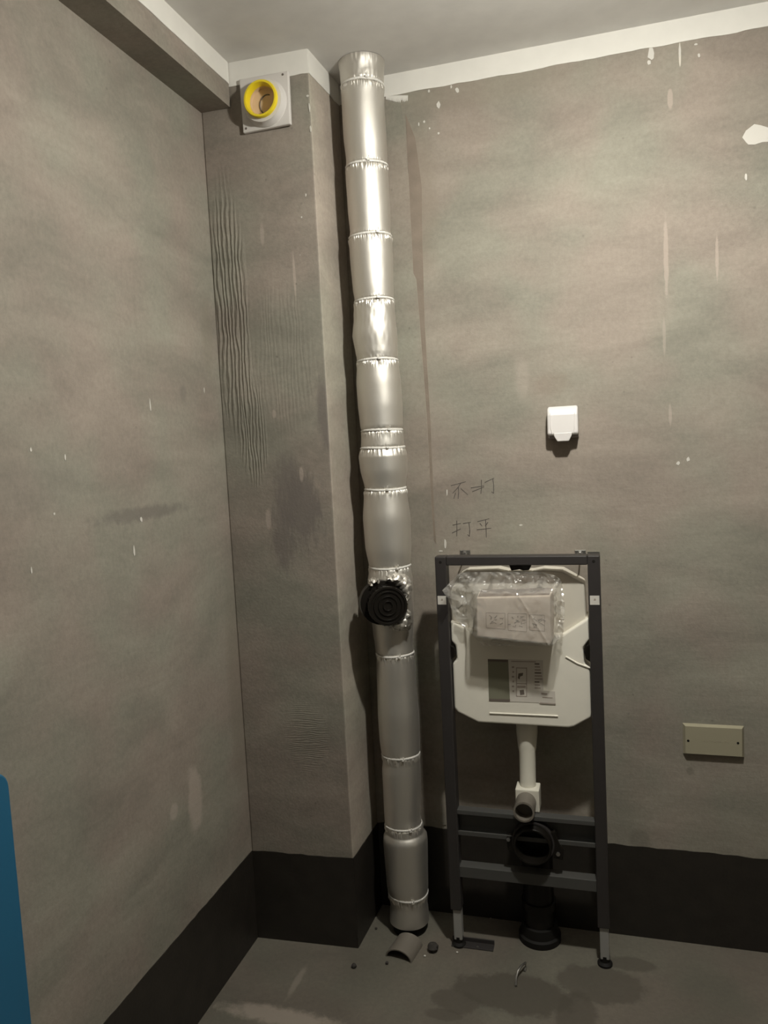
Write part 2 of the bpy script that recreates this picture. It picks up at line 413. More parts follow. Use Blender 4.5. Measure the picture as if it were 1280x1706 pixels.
o = mb.build('ragged_paint_edge', M_white, wall_back); o['kind'] = 'stuff'
mb = MB(); ey = Vector((0,1,0)); nx = Vector((1,0,0))
for (x, y, a, c) in [(250,675,1.6,12),(235,865,3,5),(223,917,2.4,10),(108,762,1.8,5),(51,749,2,3),(340,650,1.5,6),(90,856,2,2),(52,950,1.5,5)]:
    fleck(mb, onX(x, y), ey, ez, nx, a*.0014, c*.0014)
o = mb.build('paint_flecks', M_fleck, wall_left); o['kind'] = 'stuff'; o['label'] = 'small spots of dried white paint'
mb = MB()
for (x, y, a, c) in [(513,160,3,2),(516,180,1.5,9),(518,215,2,6),(510,325,1.2,3),(503,362,1.5,2),(490,425,1.2,3),(500,425,1.6,2.5),(455,690,3,5)]:
    fleck(mb, onY(x, y, -DCR - .012*(WC - onY(x, y, -.235).x)), ex, ez, ny, a*.0014, c*.0014, .002)
o = mb.build('paint_flecks', M_fleck, wall_chase); o['kind'] = 'stuff'; o['label'] = 'small spots of dried white paint'

# pencilled characters on the back wall
def stroke(mb, pts, wd=.0024):
    q = [onY(x, y) for x, y in pts]
    for a, c in zip(q, q[1:]):
        d = (c-a).normalized(); s = Vector((-d.z, 0, d.x))*wd/2
        mb.prism([a+s, c+s*.7, c-s*.7, a-s], (0, -.0005, 0))
C7 = lambda l: [(700 + x/2.207, 600 + y/2.207) for x, y in l]
rows = [
  ('two pencilled characters, upper line', [[(113,462),(140,455),(168,447)], [(150,452),(140,468),(120,490)], [(141,466),(142,490),(140,510)], [(150,472),(176,495)], [(131,488),(124,510)],
     [(187,470),(212,466),(236,462)], [(226,440),(226,470),(224,492)], [(192,484),(236,466)], [(238,450),(272,434)], [(268,436),(271,460),(271,490),(263,484)]]),
  ('two pencilled characters, lower line', [[(135,590),(136,620),(135,648)], [(120,607),(151,600)], [(118,636),(150,620)], [(158,601),(187,596)], [(180,598),(183,625),(182,648),(175,641)],
     [(211,594),(255,583)], [(220,600),(229,611)], [(250,596),(240,610)], [(209,624),(262,618)], [(241,586),(243,620),(244,652)]])]
for lab, st in rows:
    mb = MB()
    for s_ in st: stroke(mb, C7(s_))
    o = mb.build('pencil_writing', M_pencil, wall_back); o['label'] = lab

# ------------------------------------------------------------------ bulb (out of frame, lights the room)
bulb = thing('ceiling_bulb', 'bare light bulb hanging on a short cord under the ceiling, above the photo', 'lamp', (LAMP.x, LAMP.y, H))
MB().lathe((LAMP.x, LAMP.y, H), (0,0,-1), [(0,.040),(.018,.040),(.022,.008)], 24, True, True).build('ceiling_rose', M_vent, bulb, True)
MB().tube([(LAMP.x, LAMP.y, H-.02), (LAMP.x, LAMP.y, LAMP.z+.085)], .003, 8).build('cord', M_vent, bulb, True)
MB().lathe((LAMP.x, LAMP.y, LAMP.z+.09), (0,0,-1), [(0,.016),(.03,.018),(.05,.028),(.088,.0395)], 24, True, True).build('bulb_holder', M_vent, bulb, True)
M_glow, nt, b = new_mat('bulb_glow')
em = N(nt, 'ShaderNodeEmission'); em.inputs[0].default_value = (*BULB_COLOR, 1); em.inputs[1].default_value = BULB_STRENGTH
nt.links.new(em.outputs[0], nt.nodes['Material Output'].inputs['Surface'])
R = .040
MB().lathe((LAMP.x, LAMP.y, LAMP.z), (0,0,-1), [(-.70*R*math.cos(a*math.pi/16), max(.001, R*math.sin(a*math.pi/16))) for a in (7.6, 8, 8.5, 9, 10, 11, 12, 13, 14, 15, 16)], 24, True, True).build('bulb_dome', M_glow, bulb, True)

# ------------------------------------------------------------------ foil wrapped pipe
AXY = -.100
prof_px = [(86,566,641.5),(108,565.8,643.5),(128,568,641),(175,569,641),(230,572,645),(266,577,647),(300,575,647.5),(350,579,651),(386,583.5,652),(400,580,652.8),(427,582,655),(483,587.5,656.3),
           (497,590.5,657),(525,588,658),(560,584.6,661),(586,591,663),(597,594.5,663.4),(638,593,669),(673,596,672),(708,600,672.5),(716,602,672),(742,602,675.5),(748,600,676),(760,597,679.5),
           (780,600,680.5),(812,608.5,678),(822,606.5,680),(862,604.5,685),(909,608,686.5),(945,616,686),(967,612,689),(1010,616,690),(1055,622,690),(1070,624.5,689),(1094,628.5,693),(1110,628.5,694),(1132,629,695),
           (1188,630.5,700.7),(1230,633,701),(1267,639,702),(1281,637,702),(1357,638,698.5),(1383,642,706),(1390,640,713),(1399,639.4,714),(1470,644,714.5),(1503,651,713.5),(1512,650,715),(1534,649,716),(1549,652,716)]
prof = []
for y, a, c in prof_px:
    A = onY(a, y, AXY); B = onY(c, y, AXY); mid = (A+B)/2
    view = Vector((mid.x-CAM.x, mid.y-CAM.y)).normalized()
    prof.append((mid.z, mid.x, (B.x-A.x)*view.y/2*.985))
prof.sort()
def pipe_at(z):
    if z <= prof[0][0]: return prof[0][1], prof[0][2]
    if z >= prof[-1][0]: return prof[-1][1], prof[-1][2]
    for (z0, x0, r0), (z1, x1, r1) in zip(prof, prof[1:]):
        if z <= z1:
            t = (z-z0)/(z1-z0); t = t*t*(3-2*t)*.5 + t*.5
            return x0+(x1-x0)*t, r0+(r1-r0)*t
# smooth the axis: straight fit so that only the radius bulges
n_ = len(prof); sz = sum(p[0] for p in prof)/n_; sx = sum(p[1] for p in prof)/n_
k_ = sum((p[0]-sz)*(p[1]-sx) for p in prof)/sum((p[0]-sz)**2 for p in prof)
def axis_x(z): return .55*(sx + k_*(z-sz)) + .45*pipe_at(z)[0]
pipe = thing('drain_pipe', 'tall drain pipe wrapped in silver foil insulation, tied at intervals, from floor to ceiling', 'pipe', (axis_x(0), AXY, 0))
tie_px = [128, 266, 386, 495, 597, 716, 746, 816, 948, 1096, 1267, 1387, 1504]
def zpx(y): return onY(onY and 640 + (y-800)*.055, y, AXY - .06).z
tz = [zpx(y) for y in tie_px]
z_top = H - .001; z_bot = .030
bounds = [z_top] + tz + [z_bot]
NS = 208
def crinkle(th, z, seed):
    a = noise.noise(Vector((math.cos(th)*19, math.sin(th)*19, seed + z*14))) + .8*noise.noise(Vector((math.cos(th)*40, math.sin(th)*40, seed+5 + z*20)))
    return a
for si in range(len(bounds)-1):
    z1, z0 = bounds[si], bounds[si+1]
    L_ = z1 - z0; zs = []; z = z1
    while z > z0:
        zs.append(z); d = min(z1 - z, z - z0); z -= .0022 if d < .028 else .010
    zs.append(z0)
    rings = []
    for z in zs:
        cx = axis_x(z); r = pipe_at(z)[1]; rg = []
        dt, db = z1 - z, z - z0
        amp_t = math.exp(-((dt - .006)/.012)**2) * ((.0036 if z > .8 else .0052) if si else .0012)
        amp_b = math.exp(-((db - .003)/.006)**2) * .0016 if si < len(bounds)-2 else 0
        pin = -.0035*math.exp(-(dt/.004)**2)*(si > 0) - .0035*math.exp(-(db/.004)**2)*(si < len(bounds)-2)
        for i in range(NS):
            th = 2*math.pi*i/NS
            rr = r + pin + amp_t*crinkle(th, z, si*3.7) + amp_b*crinkle(th, z, si*3.7+50)
            rr += .0012*noise.noise(Vector((math.cos(th)*1.5, math.sin(th)*1.5, z*9 + si)))
            if si == 4 or si == 0:
                rr += .0011*noise.noise(Vector((math.cos(th)*6, math.sin(th)*6, z*55)))*min(1, dt/.03)
            rg.append(Vector((cx + rr*math.cos(th), AXY + rr*math.sin(th), z)))
        rings.append(rg)
    mb = MB(); mb.rings(rings)
    mb.build('foil_sleeve', M_foil, pipe, True, angle=70)
for ti, z in enumerate(tz):
    cx = axis_x(z); r = pipe_at(z)[1]; rg = []
    m_ = 8
    for i in range(NS):
        th = 2*math.pi*i/NS; rr = r - .001 + .0008*crinkle(th, z, ti)
        rg.append([Vector((cx + (rr + .0026*math.cos(a))*math.cos(th), AXY + (rr + .0026*math.cos(a))*math.sin(th), z + .0032*math.sin(a) + .0012*math.sin(th*2+ti))) for a in [2*math.pi*q/m_ for q in range(m_)]])
    rg.append(rg[0])
    tie = MB().rings(rg).build('cable_tie', M_tie, pipe, True)
    th = math.radians(-62 - 8*math.sin(ti*2.1)); cc = Vector((cx + (r+.002)*math.cos(th), AXY + (r+.002)*math.sin(th), z+.001))
    e = Vector((-math.sin(th), math.cos(th), 0)); nn = Vector((math.cos(th), math.sin(th), 0))
    mb = MB(); mb.prism([cc - e*.004 - ez*.003, cc + e*.004 - ez*.003, cc + e*.004 + ez*.003, cc - e*.004 + ez*.003], nn*.005)
    mb.tube([cc + nn*.003, cc + nn*.006 + e*.002 + ez*.006, cc + nn*.008 + e*.001 + ez*.010], .0012, 6)
    mb.build('tie_head', M_tie, tie)
# bare black pipe end under the last sleeve
MB().lathe((axis_x(0), AXY, 0), (0,0,1), [(0,.052),(.06,.052)], 40, True, True).build('pipe_end', M_blackmat, pipe, True)

# cleanout branch with ringed black cap
cz = 1.045; c0 = Vector((axis_x(cz), AXY, onY(648, 1010, -.215).z))
face = onY(647, 1010, -.215)
ax = Vector((.47, -.88, .03)).normalized()
br = MB(); base = face - ax*.066 + Vector((-.010, -.004, .006))
br.lathe(base, ax, [(-.03,.055),(.008,.058),(.009,.0645),(.038,.0645),(.039,.057)], 48, True, True)
cap = br.build('cleanout_branch', M_black, pipe, True); cap['label'] = 'black plastic cleanout branch'
cm = MB(); prof_c = [(-.030,.0575),(-.004,.0575),(0,.0555),(0,.050),(-.003,.0485),(-.003,.043),(.0006,.042),(.0006,.040),(-.003,.039),(-.003,.0295),(.0006,.0285),(.0006,.0265),(-.003,.0255),(-.003,.0155),(.0006,.0145),(.0006,.0125),(-.003,.0115),(-.0035,.001)]
cm.lathe(face, ax, prof_c, 56, True, True)
for i in range(28):   # grip ribs on the rim
    a = 2*math.pi*i/28
    t_ = Vector((0,0,1)); e1 = ax.cross(t_).normalized(); e2 = ax.cross(e1)
    q = face - ax*.004 + (e1*math.cos(a) + e2*math.sin(a))*.0575
    cm.tube([q - ax*.024, q], .0016, 6)
o = cm.build('cleanout_cap', M_black, cap, True); o['label'] = 'round black screw cap with concentric rings'
# crumpled foil collar round the branch
e1 = ax.cross(Vector((0,0,1))).normalized(); e2 = ax.cross(e1)
for nm, a0, a1, rr0, sz_ in (('foil_flap', -178, -104, .064, .046), ('foil_flap', 104, 162, .064, .052), ('foil_flap', -82, -58, .064, .022)):
    rg = []
    for i in range(25):
        a = math.radians(a0 + (a1-a0)*i/24); prf = []
        for k in range(9):
            t = k/8; rad = rr0 - .006 + t*sz_*(.45+.6*math.sin(math.pi*i/24)); dep = -.036 + .026*math.sin(t*3.0) 
            q = base + ax*(.066+dep-.005) + (e1*math.cos(a) + e2*math.sin(a))*rad
            q += Vector((noise.noise(q*120), noise.noise(q*120+Vector((9,1,4))), noise.noise(q*120+Vector((3,7,1)))))*.010
            prf.append(q)
        rg.append(prf)
    fm = MB(); fm.rings(rg, closed=False)
    o = fm.build(nm, M_foil, pipe, True, angle=80); o['label'] = 'crumpled foil edge around the cleanout'
    sm = o.modifiers.new('solid', 'SOLIDIFY'); sm.thickness = .0008

# ------------------------------------------------------------------ in-wall toilet frame
XL, XRR, YFr, ZT = .602, 1.059, -.166, 1.183
PW, PD = .033, .040
fr = thing('toilet_carrier', 'dark grey steel mounting frame for a wall-hung toilet standing by the back wall', 'mounting rack', ((XL+XRR)/2, YFr+.02, 0))
for x0 in (XL, XRR-PW):
    MB().box((x0, YFr, .118), (x0+PW, YFr+PD, ZT)).build('post', M_steel, fr, bevel=.003)
MB().box((XL+PW, YFr+.001, ZT-.026), (XRR-PW, YFr+PD, ZT)).build('top_bar', M_steel, fr, bevel=.003)
for x0 in (XL+.005, XRR-PW+.004):
    lg = MB().box((x0+.001, YFr+.005, .022), (x0+.026, YFr+.031, .20)).build('leg', M_leg, fr, bevel=.002); lg['label'] = 'pale zinc telescopic leg'
for x0, zz in ((XL+.018, .03), (XRR-PW+.017, .03)):
    o = MB().lathe((x0, YFr+.018, 0), (0,0,1), [(0,.021),(.006,.021),(.012,.014),(zz,.014)], 20, True, True).build('foot', M_blackmat, fr, True); o['label'] = 'black rubber foot'
# upper cross rail: open channel with two lips ; lower: closed box rail
def rail(name, za, zb, channel):
    mb = MB(); x0, x1 = XL+PW-.002, XRR-PW+.002; y0 = YFr+.004
    if channel:
        mb.box((x0, y0+.024, za), (x1, y0+.028, zb)); mb.box((x0, y0, zb-.004), (x1, y0+.026, zb)); mb.box((x0, y0, za), (x1, y0+.026, za+.004))
        mb.box((x0, y0, zb-.014), (x1, y0+.003, zb-.002)); mb.box((x0, y0, za+.002), (x1, y0+.003, za+.014))
    else:
        mb.box((x0, y0, za), (x1, y0+.036, zb))
    return mb.build(name, M_rail, fr, bevel=.0015)
rail('upper_rail', .352, .430, True)
rail('lower_rail', .222, .256, False)
for x in (XL+.0165, XRR-.0165):
    z = onY(737 if x < .8 else 993, 1000, YFr).z
    o = MB().box((x-.0125, YFr-.0008, z-.0125), (x+.0125, YFr, z+.0125)).add(
        [(x-.003, YFr-.0012, z-.001),(x+.003, YFr-.0012, z-.001),(x+.003, YFr-.0012, z+.004),(x-.001, YFr-.0012, z+.005)], [(0,1,2,3)], 1).build('height_sticker', [M_fleck, M_ink], fr)
    o['label'] = 'small square white sticker with a mark'
    o = MB().lathe((x, YFr+.0005, ZT-.016), (0,-1,0), [(0,.0042),(.001,.0042),(.0011,.002)], 14, True, True).build('bolt_hole', M_blackmat, fr)
for px in (775, 967):
    q = onY(px, 920.5, -.004); wb_ = MB().box((q.x-.016, -.003, q.z-.012), (q.x+.016, 0, q.z+.007)).build('wall_bracket', M_chrome, fr, bevel=.001)
    MB().lathe((q.x, -.003, q.z-.002), (0,-1,0), [(0,.008),(.007,.008),(.008,.0045),(.016,.0045)], 6, True, True).build('nut', M_chrome, wb_)
    MB().tube([(q.x, -.003, q.z-.006), (q.x, YFr+PD+.001, ZT-.009)], .0022, 8).build('threaded_rod', M_steel, wb_)
q = onY(990, 921, -.003)
o = MB().box((q.x-.018, -.004, q.z-.01), (q.x+.016, 0, q.z+.003)).build('bracket_plate', M_chrome, fr)

# ------------------------------------------------------------------ cistern
ct = thing('cistern_tank', 'white plastic flat toilet tank hung inside the dark steel frame', 'toilet tank', (.838, -.09, .68))
YB, YL = -.147, -.129
low = [(750,1034),(752,1068),(759,1076),(761,1098),(754,1106),(757,1180),(763,1187),(797,1204),(948,1213),(957,1211),(985,1196),(988,1190),(985,1112),(974,1106),(972,1080),(983,1066),(981,1029),(938,1057),(778,1048)]
o = MB().prism([Vector((min(max(p.x, XL+PW+.001), XRR-PW-.001), p.y, p.z)) for p in (onY(x, y, YB) for x, y in low)], (0, .10, 0)).build('tank_body', M_tank, ct, bevel=.006, seg=3)
lid = [(745,985),(750,1034),(779,1050),(938,1060),(977,1032),(974,973),(937,952),(905,950),(886,954),(845,954),(828,950),(775,952),(764,958)]
o = MB().prism([Vector((min(max(p.x, XL+PW+.001), XRR-PW-.001), p.y, p.z)) for p in (onY(x, y, YL) for x, y in lid)], (0, .085, 0)).build('tank_lid', M_lid, ct, bevel=.005, seg=3); o['label'] = 'upper part of the tank, greyer'
for pts, nm in (([(816,1188),(930,1193)], 'moulded_ridge'), ([(943,1094),(962,1105),(984,1113)], 'moulded_ridge')):
    MB().tube([onY(x, y, YB-.0005) for x, y in pts], .0026, 8).build(nm, M_tank, ct, True)
MB().prism([onY(x, y, YL-.004) for x, y in [(848,941),(886,941),(882,950),(872,951),(866,949),(852,951)]], (0, .03, 0)).build('top_clip', M_black, ct, bevel=.002)
for pts in ([(748,1074),(757,1078),(759,1086),(757,1096),(749,1101)], [(985,1073),(977,1076),(973,1086),(976,1098),(985,1104)]):
    o = MB().prism([onY(x, y, YB-.004) for x, y in pts], (0, .05, 0)).build('side_clip', M_black, ct, bevel=.002)
# access box sticking out of the front
YX = -.215
fq = [onY(x, y, YX) for x, y in [(794,996),(795,1060),(918,1073),(917,993)]]
bq = [Vector((p.x + dx, YL+.004, p.z + dz)) for p, dx, dz in zip(fq, (-.004,-.004,.004,.004), (.006,0,0,.006))]
bx = MB(); bx.rings([fq, bq], True, True, True)
box = bx.build('access_box', M_carton, ct, bevel=.003); box['label'] = 'boxy white access cover sticking out of the tank front'
def sub(u, v):  # bilinear on the front face, u right, v down
    a = fq[0].lerp(fq[3], u); c = fq[1].lerp(fq[2], u); return a.lerp(c, v)
for (u0, u1, v0, v1) in [(.13,.39,.38,.76),(.43,.68,.38,.78),(.72,.92,.40,.74)]:
    mb = MB(); t = Vector((0,-.0006,0))
    def line(a, c, wd=.0011):
        d = (c-a).normalized(); s = Vector((-d.z,0,d.x))*wd/2; mb.prism([a+s, c+s, c-s, a-s], t)
    K = [sub(u0,v0), sub(u1,v0), sub(u1,v1), sub(u0,v1)]
    for i in range(4): line(K[i], K[(i+1)%4])
    rr = random.Random(int(u0*100))
    for i in range(14):
        u = u0 + (u1-u0)*rr.uniform(.12,.88); v = v0 + (v1-v0)*rr.uniform(.15,.85)
        a = sub(u, v); c = a + Vector((rr.uniform(-.012,.012), 0, rr.uniform(-.008,.008)))
        line(a, c, rr.uniform(.001,.003))
    mb.build('printed_panel', M_ink, box)
tp = [fq[0].lerp(bq[0], .12), fq[3].lerp(bq[3], .12), fq[3].lerp(bq[3], .96), fq[0].lerp(bq[0], .96)]
tp = [p + Vector((.004 if i in (0, 3) else -.004, 0, .0002)) for i, p in enumerate(tp)]
o = MB().prism(tp, (0, 0, .0008)).build('brown_label', M_brown, box)
hk = MB().tube([tp[3].lerp(tp[2], u).lerp(tp[0].lerp(tp[1], u), v) + Vector((0,0,.001)) for u, v in ((.74,.15),(.745,.5),(.71,.62),(.67,.66))], .0016, 6).build('label_hook_mark', M_ink_d, box)
# printed instruction sheet on the lower body
lb = MB(); 
def S(px, py, k=0): return onY(px, py, YB - .0008 - k*.0004)
def quad(pts, mi, k=0): lb.prism([S(x, y, k) for x, y in pts], (0, .0004, 0), mi)
quad([(813,1098),(847,1099),(850,1169),(815,1168)], 0, 0)
quad([(847,1098),(905,1100),(906,1171),(850,1169)], 1, 0)
quad([(813,1098),(846,1099),(846,1103),(813,1102)], 3, 1); quad([(815,1164),(850,1165),(850,1169),(815,1168)], 3, 1)
quad([(852,1101),(893,1102),(893,1103.5),(852,1102.5)], 2, 1)
for (x, y, w_, h_) in [(860,1112,1.4,48),(877,1112,1.4,48)]: quad([(x,y),(x+w_,y),(x+w_,y+h_),(x,y+h_)], 2, 1)
quad([(860,1112),(878,1112.5),(878,1114),(860,1113.5)], 2, 1); quad([(860,1138),(878,1138.5),(878,1140),(860,1139.5)], 2, 1); quad([(860,1159),(878,1159.5),(878,1161),(860,1160.5)], 2, 1)
quad([(864,1122),(872,1121),(871,1126),(867,1127),(866,1132),(863,1130)], 3, 1); quad([(866,1150),(873,1149),(874,1157),(867,1158)], 3, 1)
quad([(862,1142),(876,1142),(876,1146),(862,1146)], 2, 1)
for i in range(9):
    y = 1105 + i*5; quad([(891,y),(891+8+(i*7 % 6),y+.3),(891+8+(i*7 % 6),y+2.4),(891,y+2.1)], 2 if i % 3 else 3, 1)
    if i < 6: quad([(853+ (i%2),1110+i*8),(857,1110+i*8),(857,1113+i*8),(853+(i%2),1113+i*8)], 2, 1)
o = lb.build('instruction_label', [M_olive, M_paper, M_ink, M_ink_d], ct); o['label'] = 'printed instruction sticker with an olive panel and small drawings'
l2 = MB()
for pts, mi, k in [([(898,1150),(925,1152),(926,1174),(899,1172)], 0, 2), ([(902,1154),(912,1155),(912,1158),(902,1157)], 1, 3), ([(904,1161),(921,1162),(921,1163.5),(904,1162.5)], 1, 3), ([(900,1170),(926,1172),(926,1174),(900,1172.5)], 1, 3)]:
    l2.prism([S(x, y, k) for x, y in pts], (0, .0004, 0), mi)
o = l2.build('small_label', [M_paper, M_ink], ct)
# flush pipe and its connector
pt = onY(878, 1208, -.085); pb = Vector((onY(880, 1318, -.11).x, -.110, onY(880, 1318, -.11).z))
d = pb - pt
fp = MB(); fp.tube([pt + Vector((0,0,.01)), pt.lerp(pb,.10), pt.lerp(pb,.34), pt.lerp(pb,.40), pt.lerp(pb,.80), pb - Vector((0,0,.01))], [.031,.031,.0265,.024,.0235,.0235], 28)
fpo = fp.build('flush_pipe', M_pipe_w, ct, True); fpo['label'] = 'white flush pipe below the tank'
bc = onY(879, 1334, -.14)
mb = MB().box((bc.x-.034, -.142, bc.z-.033), (bc.x+.034, -.086, bc.z+.033))
blk = mb.build('pipe_block', M_pipe_w, fpo, bevel=.003); blk['label'] = 'square white elbow block'
e_ = onY(873, 1353, -.205)
st = MB(); st.lathe((e_.x, -.140, e_.z), (0,-1,0), [(-.005,.029),(.058,.029),(.060,.0298),(.066,.0298),(.0665,.0245),(.03,.0245),(.028,.002)], 36, True, True)
o = st.build('pipe_stub', M_pvc, fpo, True); o['label'] = 'grey open pipe stub'

# ------------------------------------------------------------------ black waste elbow
ec = onY(887, 1412, -.190)
el = thing('waste_elbow', 'black plastic drain elbow with open mouth clamped to the lower rail of the frame', 'pipe elbow', (ec.x, -.085, 0))
mb = MB(); mb.lathe(ec, (0,-1,0), [(-.075,.046),(-.045,.046),(-.043,.054),(-.002,.054),(0,.0525),(0,.048),(-.004,.0465),(-.04,.0465),(-.06,.04),(-.06,.002)], 40, False, True)
mb.build('elbow_mouth', M_black, el, True)
pts = []; 
for i in range(9):
    a = math.pi/2*i/8; pts.append((ec.x, -.120 + .055*math.sin(a), ec.z - .055*(1-math.cos(a))))
pts += [(ec.x, -.065, .09), (ec.x, -.065, .002)]
MB().tube(pts, .0455, 28).build('elbow_bend', M_black, el, True)
MB().lathe((ec.x, -.065, 0), (0,0,1), [(0,.063),(.018,.063),(.022,.056),(.05,.0535),(.052,.046)], 32, True, True).build('floor_collar', M_blackmat, el, True)
MB().lathe((ec.x, -.065, .10), (0,0,1), [(0,.046),(.001,.051),(.025,.051),(.026,.046)], 32).build('joint_ring', M_black, el, True)
cl = MB(); cl.lathe((ec.x, ec.y+.036, ec.z), (0,-1,0), [(-.012,.0555),(-.012,.0605),(.012,.0605),(.012,.0555),(-.012,.0555)], 40)
clo = cl.build('pipe_clamp', M_steel, el, True); clo['label'] = 'dark grey clamp ring'
q = Vector((ec.x, ec.y+.036, ec.z))
MB().prism([q + Vector((.050,-.010,.034)), q + Vector((.062,-.010,.040)), q + Vector((.084,-.010,-.022)), q + Vector((.082,-.010,-.045)), q + Vector((.052,-.010,-.040))], (0,.022,0)).build('clamp_ear', M_black, clo, bevel=.003)
MB().prism([q + Vector((-.055,-.010,.012)), q + Vector((-.076,-.010,.012)), q + Vector((-.074,-.010,-.03)), q + Vector((-.05,-.010,-.036))], (0,.022,0)).build('clamp_ear', M_black, clo, bevel=.003)
MB().lathe(q + Vector((.070,-.012,-.024)), (0,-1,0), [(0,.006),(.005,.006)], 6, True, True).build('clamp_bolt', M_chrome, clo)
MB().lathe(q + Vector((-.070,-.012,.004)), (0,-1,.3), [(0,.006),(.006,.005)], 6, True, True).build('clamp_bolt', M_chrome, clo)

# ------------------------------------------------------------------ clear plastic bag over the tank front
bg = []
rowsb = [(953,770,900),(957,762,922),(963,757,932),(970,750,935),(978,743,937),(984,737,938),(990,741,939),(998,747,940),(1006,750,941),(1016,753,941),(1026,757,941),(1036,764,940),(1046,774,939),(1056,786,938),(1064,793,934),(1072,800,925),(1076,806,918)]
NB, NR = 84, 52
def fold(x, y):
    """sharp creases: the nearest of a few tilted sheets, as film folds"""
    h = 0
    for k, (sx, sy, w) in enumerate(((.030, .012, 1.), (.016, -.034, .8), (.075, .030, .45), (-.05, .085, .40))):
        h += w * abs(noise.noise(Vector((x*sx + y*sy, (x*sy - y*sx)*.55, 3.3*k + 1))))
    return h
for rj in range(NR+1):
    y = 953 + (1076-953)*rj/NR
    for (ya, a0, a1), (yb_, b0_, b1_) in zip(rowsb, rowsb[1:]):
        if ya <= y <= yb_:
            t = (y-ya)/(yb_-ya); xa, xb = a0+(b0_-a0)*t, a1+(b1_-a1)*t
    xa += 2.0*noise.noise(Vector((y*.13, 2, 2))); xb += 2.5*noise.noise(Vector((y*.11, 5, 7)))
    rw = []
    for i in range(NB+1):
        x = xa + (xb-xa)*i/NB
        dx = max(794-x, x-918, 0)/18; dyt = max(990-y, 0)/17; dyb = max(y-(1061+(x-795)*.105), 0)/10
        t = max(0, 1 - math.sqrt(dx*dx + dyt*dyt + dyb*dyb)); t = t*t*(3-2*t)
        dep = -.141*(1-t) - .223*t
        if x < 760: dep = min(dep, -.141 - .034*min(1, (760-x)/14))
        if y > 1030 and t < .5: dep = min(dep, -.159)
        fall = min(1, max(0, (1-t)*1.3 + .14))
        dep -= .040*fall*fold(x, y) + .0005
        dd = (x - 853 - (y-975)*.62)/2.2      # long diagonal crease across the box face
        dep -= .003*math.exp(-dd*dd)
        rw.append(onY(x, y, dep))
    bg.append(rw)
mb = MB(); mb.rings(bg, closed=False)
bag = mb.build('plastic_bag', M_film, None, True, angle=28)
tag(bag, 'crumpled clear plastic bag wrapped over the top of the white tank', 'plastic bag')

# ------------------------------------------------------------------ socket with splash cover
q0 = onY(912, 679, -.012); q1 = onY(963, 738, -.012)
so = thing('wall_socket', 'white wall socket with a hinged splash cover above the toilet frame', 'socket', ((q0.x+q1.x)/2, 0, q1.z))
sx0 = onY(913, 700, -.0).x + .001; sx1 = sx0 + .086; sz1 = onY(937, 676, -.03).z; sz0 = sz1 - .092
MB().box((sx0, -.012, sz0), (sx1, 0, sz1)).build('back_plate', M_socket_in, so, bevel=.004, seg=3)
def cov_side(ox):  # side profile of the cover in y,z
    return [(ox, -.008, sz1), (ox, -.028, sz1-.002), (ox, -.040, sz1-.010), (ox, -.045, sz1-.026), (ox, -.047, sz0+.016), (ox, -.045, sz0+.008), (ox, -.008, sz0+.008)]
mb = MB(); mb.prism(cov_side(sx0), (sx1-sx0, 0, 0))
lidc = mb.build('splash_cover', M_socket, so, bevel=.007, seg=4)
xm = (sx0+sx1)/2
MB().prism([(xm-.026,-.0473,sz0+.016),(xm+.026,-.0473,sz0+.016),(xm+.024,-.0475,sz0+.006),(xm+.016,-.046,sz0-.009),(xm-.016,-.046,sz0-.009),(xm-.024,-.0475,sz0+.006)], (0,.006,0)).build('lift_tab', M_socket, lidc, bevel=.002)
for s_ in (-1, 1):
    MB().tube([(xm+s_*.034,-.0455,sz1-.02),(xm+s_*.033,-.0475,sz0+.03),(xm+s_*.028,-.0475,sz0+.012)], .0012, 6).build('cover_rib', M_socket, lidc)

# ------------------------------------------------------------------ blank cover plate
b0 = onY(1138, 1206, -.008); b1 = onY(1240, 1211, -.008); b2 = onY(1140, 1257, -.012)
bz1 = b0.z; bz0 = b2.z - .001; bx0, bx1 = b0.x, b1.x
bl = thing('blank_plate', 'cream rectangular blank cover plate with two screws low on the back wall', 'wall plate', ((bx0+bx1)/2, 0, bz0))
fz = .010; fx = .006
mb = MB(); mb.rings([[Vector(p) for p in r] for r in (
    [(bx0,0,bz0),(bx1,0,bz0),(bx1,0,bz1),(bx0,0,bz1)], [(bx0,-.002,bz0),(bx1,-.002,bz0),(bx1,-.002,bz1),(bx0,-.002,bz1)],
    [(bx0+fx,-.013,bz0+.005),(bx1-fx,-.013,bz0+.005),(bx1-fx,-.013,bz1-.0045),(bx0+fx,-.013,bz1-.0045)])], True, False, True)
mb.build('plate', M_blank, bl)
for px, py in ((1147,1234),(1230,1238)):
    q = onY(px, py, -.013); MB().lathe((q.x, -.0131, q.z), (0,-1,0), [(-.001,.0034),(.0006,.0034),(.0007,.0015)], 14, True, True).build('screw', M_blackmat, bl)
mb = MB(); 
for i in range(11):
    x = 1168 + i*4.4; y = 1234 + (i % 3)*.8 + i*.25; q = onY(x, y, -.0131)
    mb.box((q.x, -.0134, q.z), (q.x+.0045, -.013, q.z+.0016+.001*(i % 2)))
o = mb.build('faint_print', plain('faint_print', (.30, .27, .20), .6), bl); o['label'] = 'faint worn line of print'

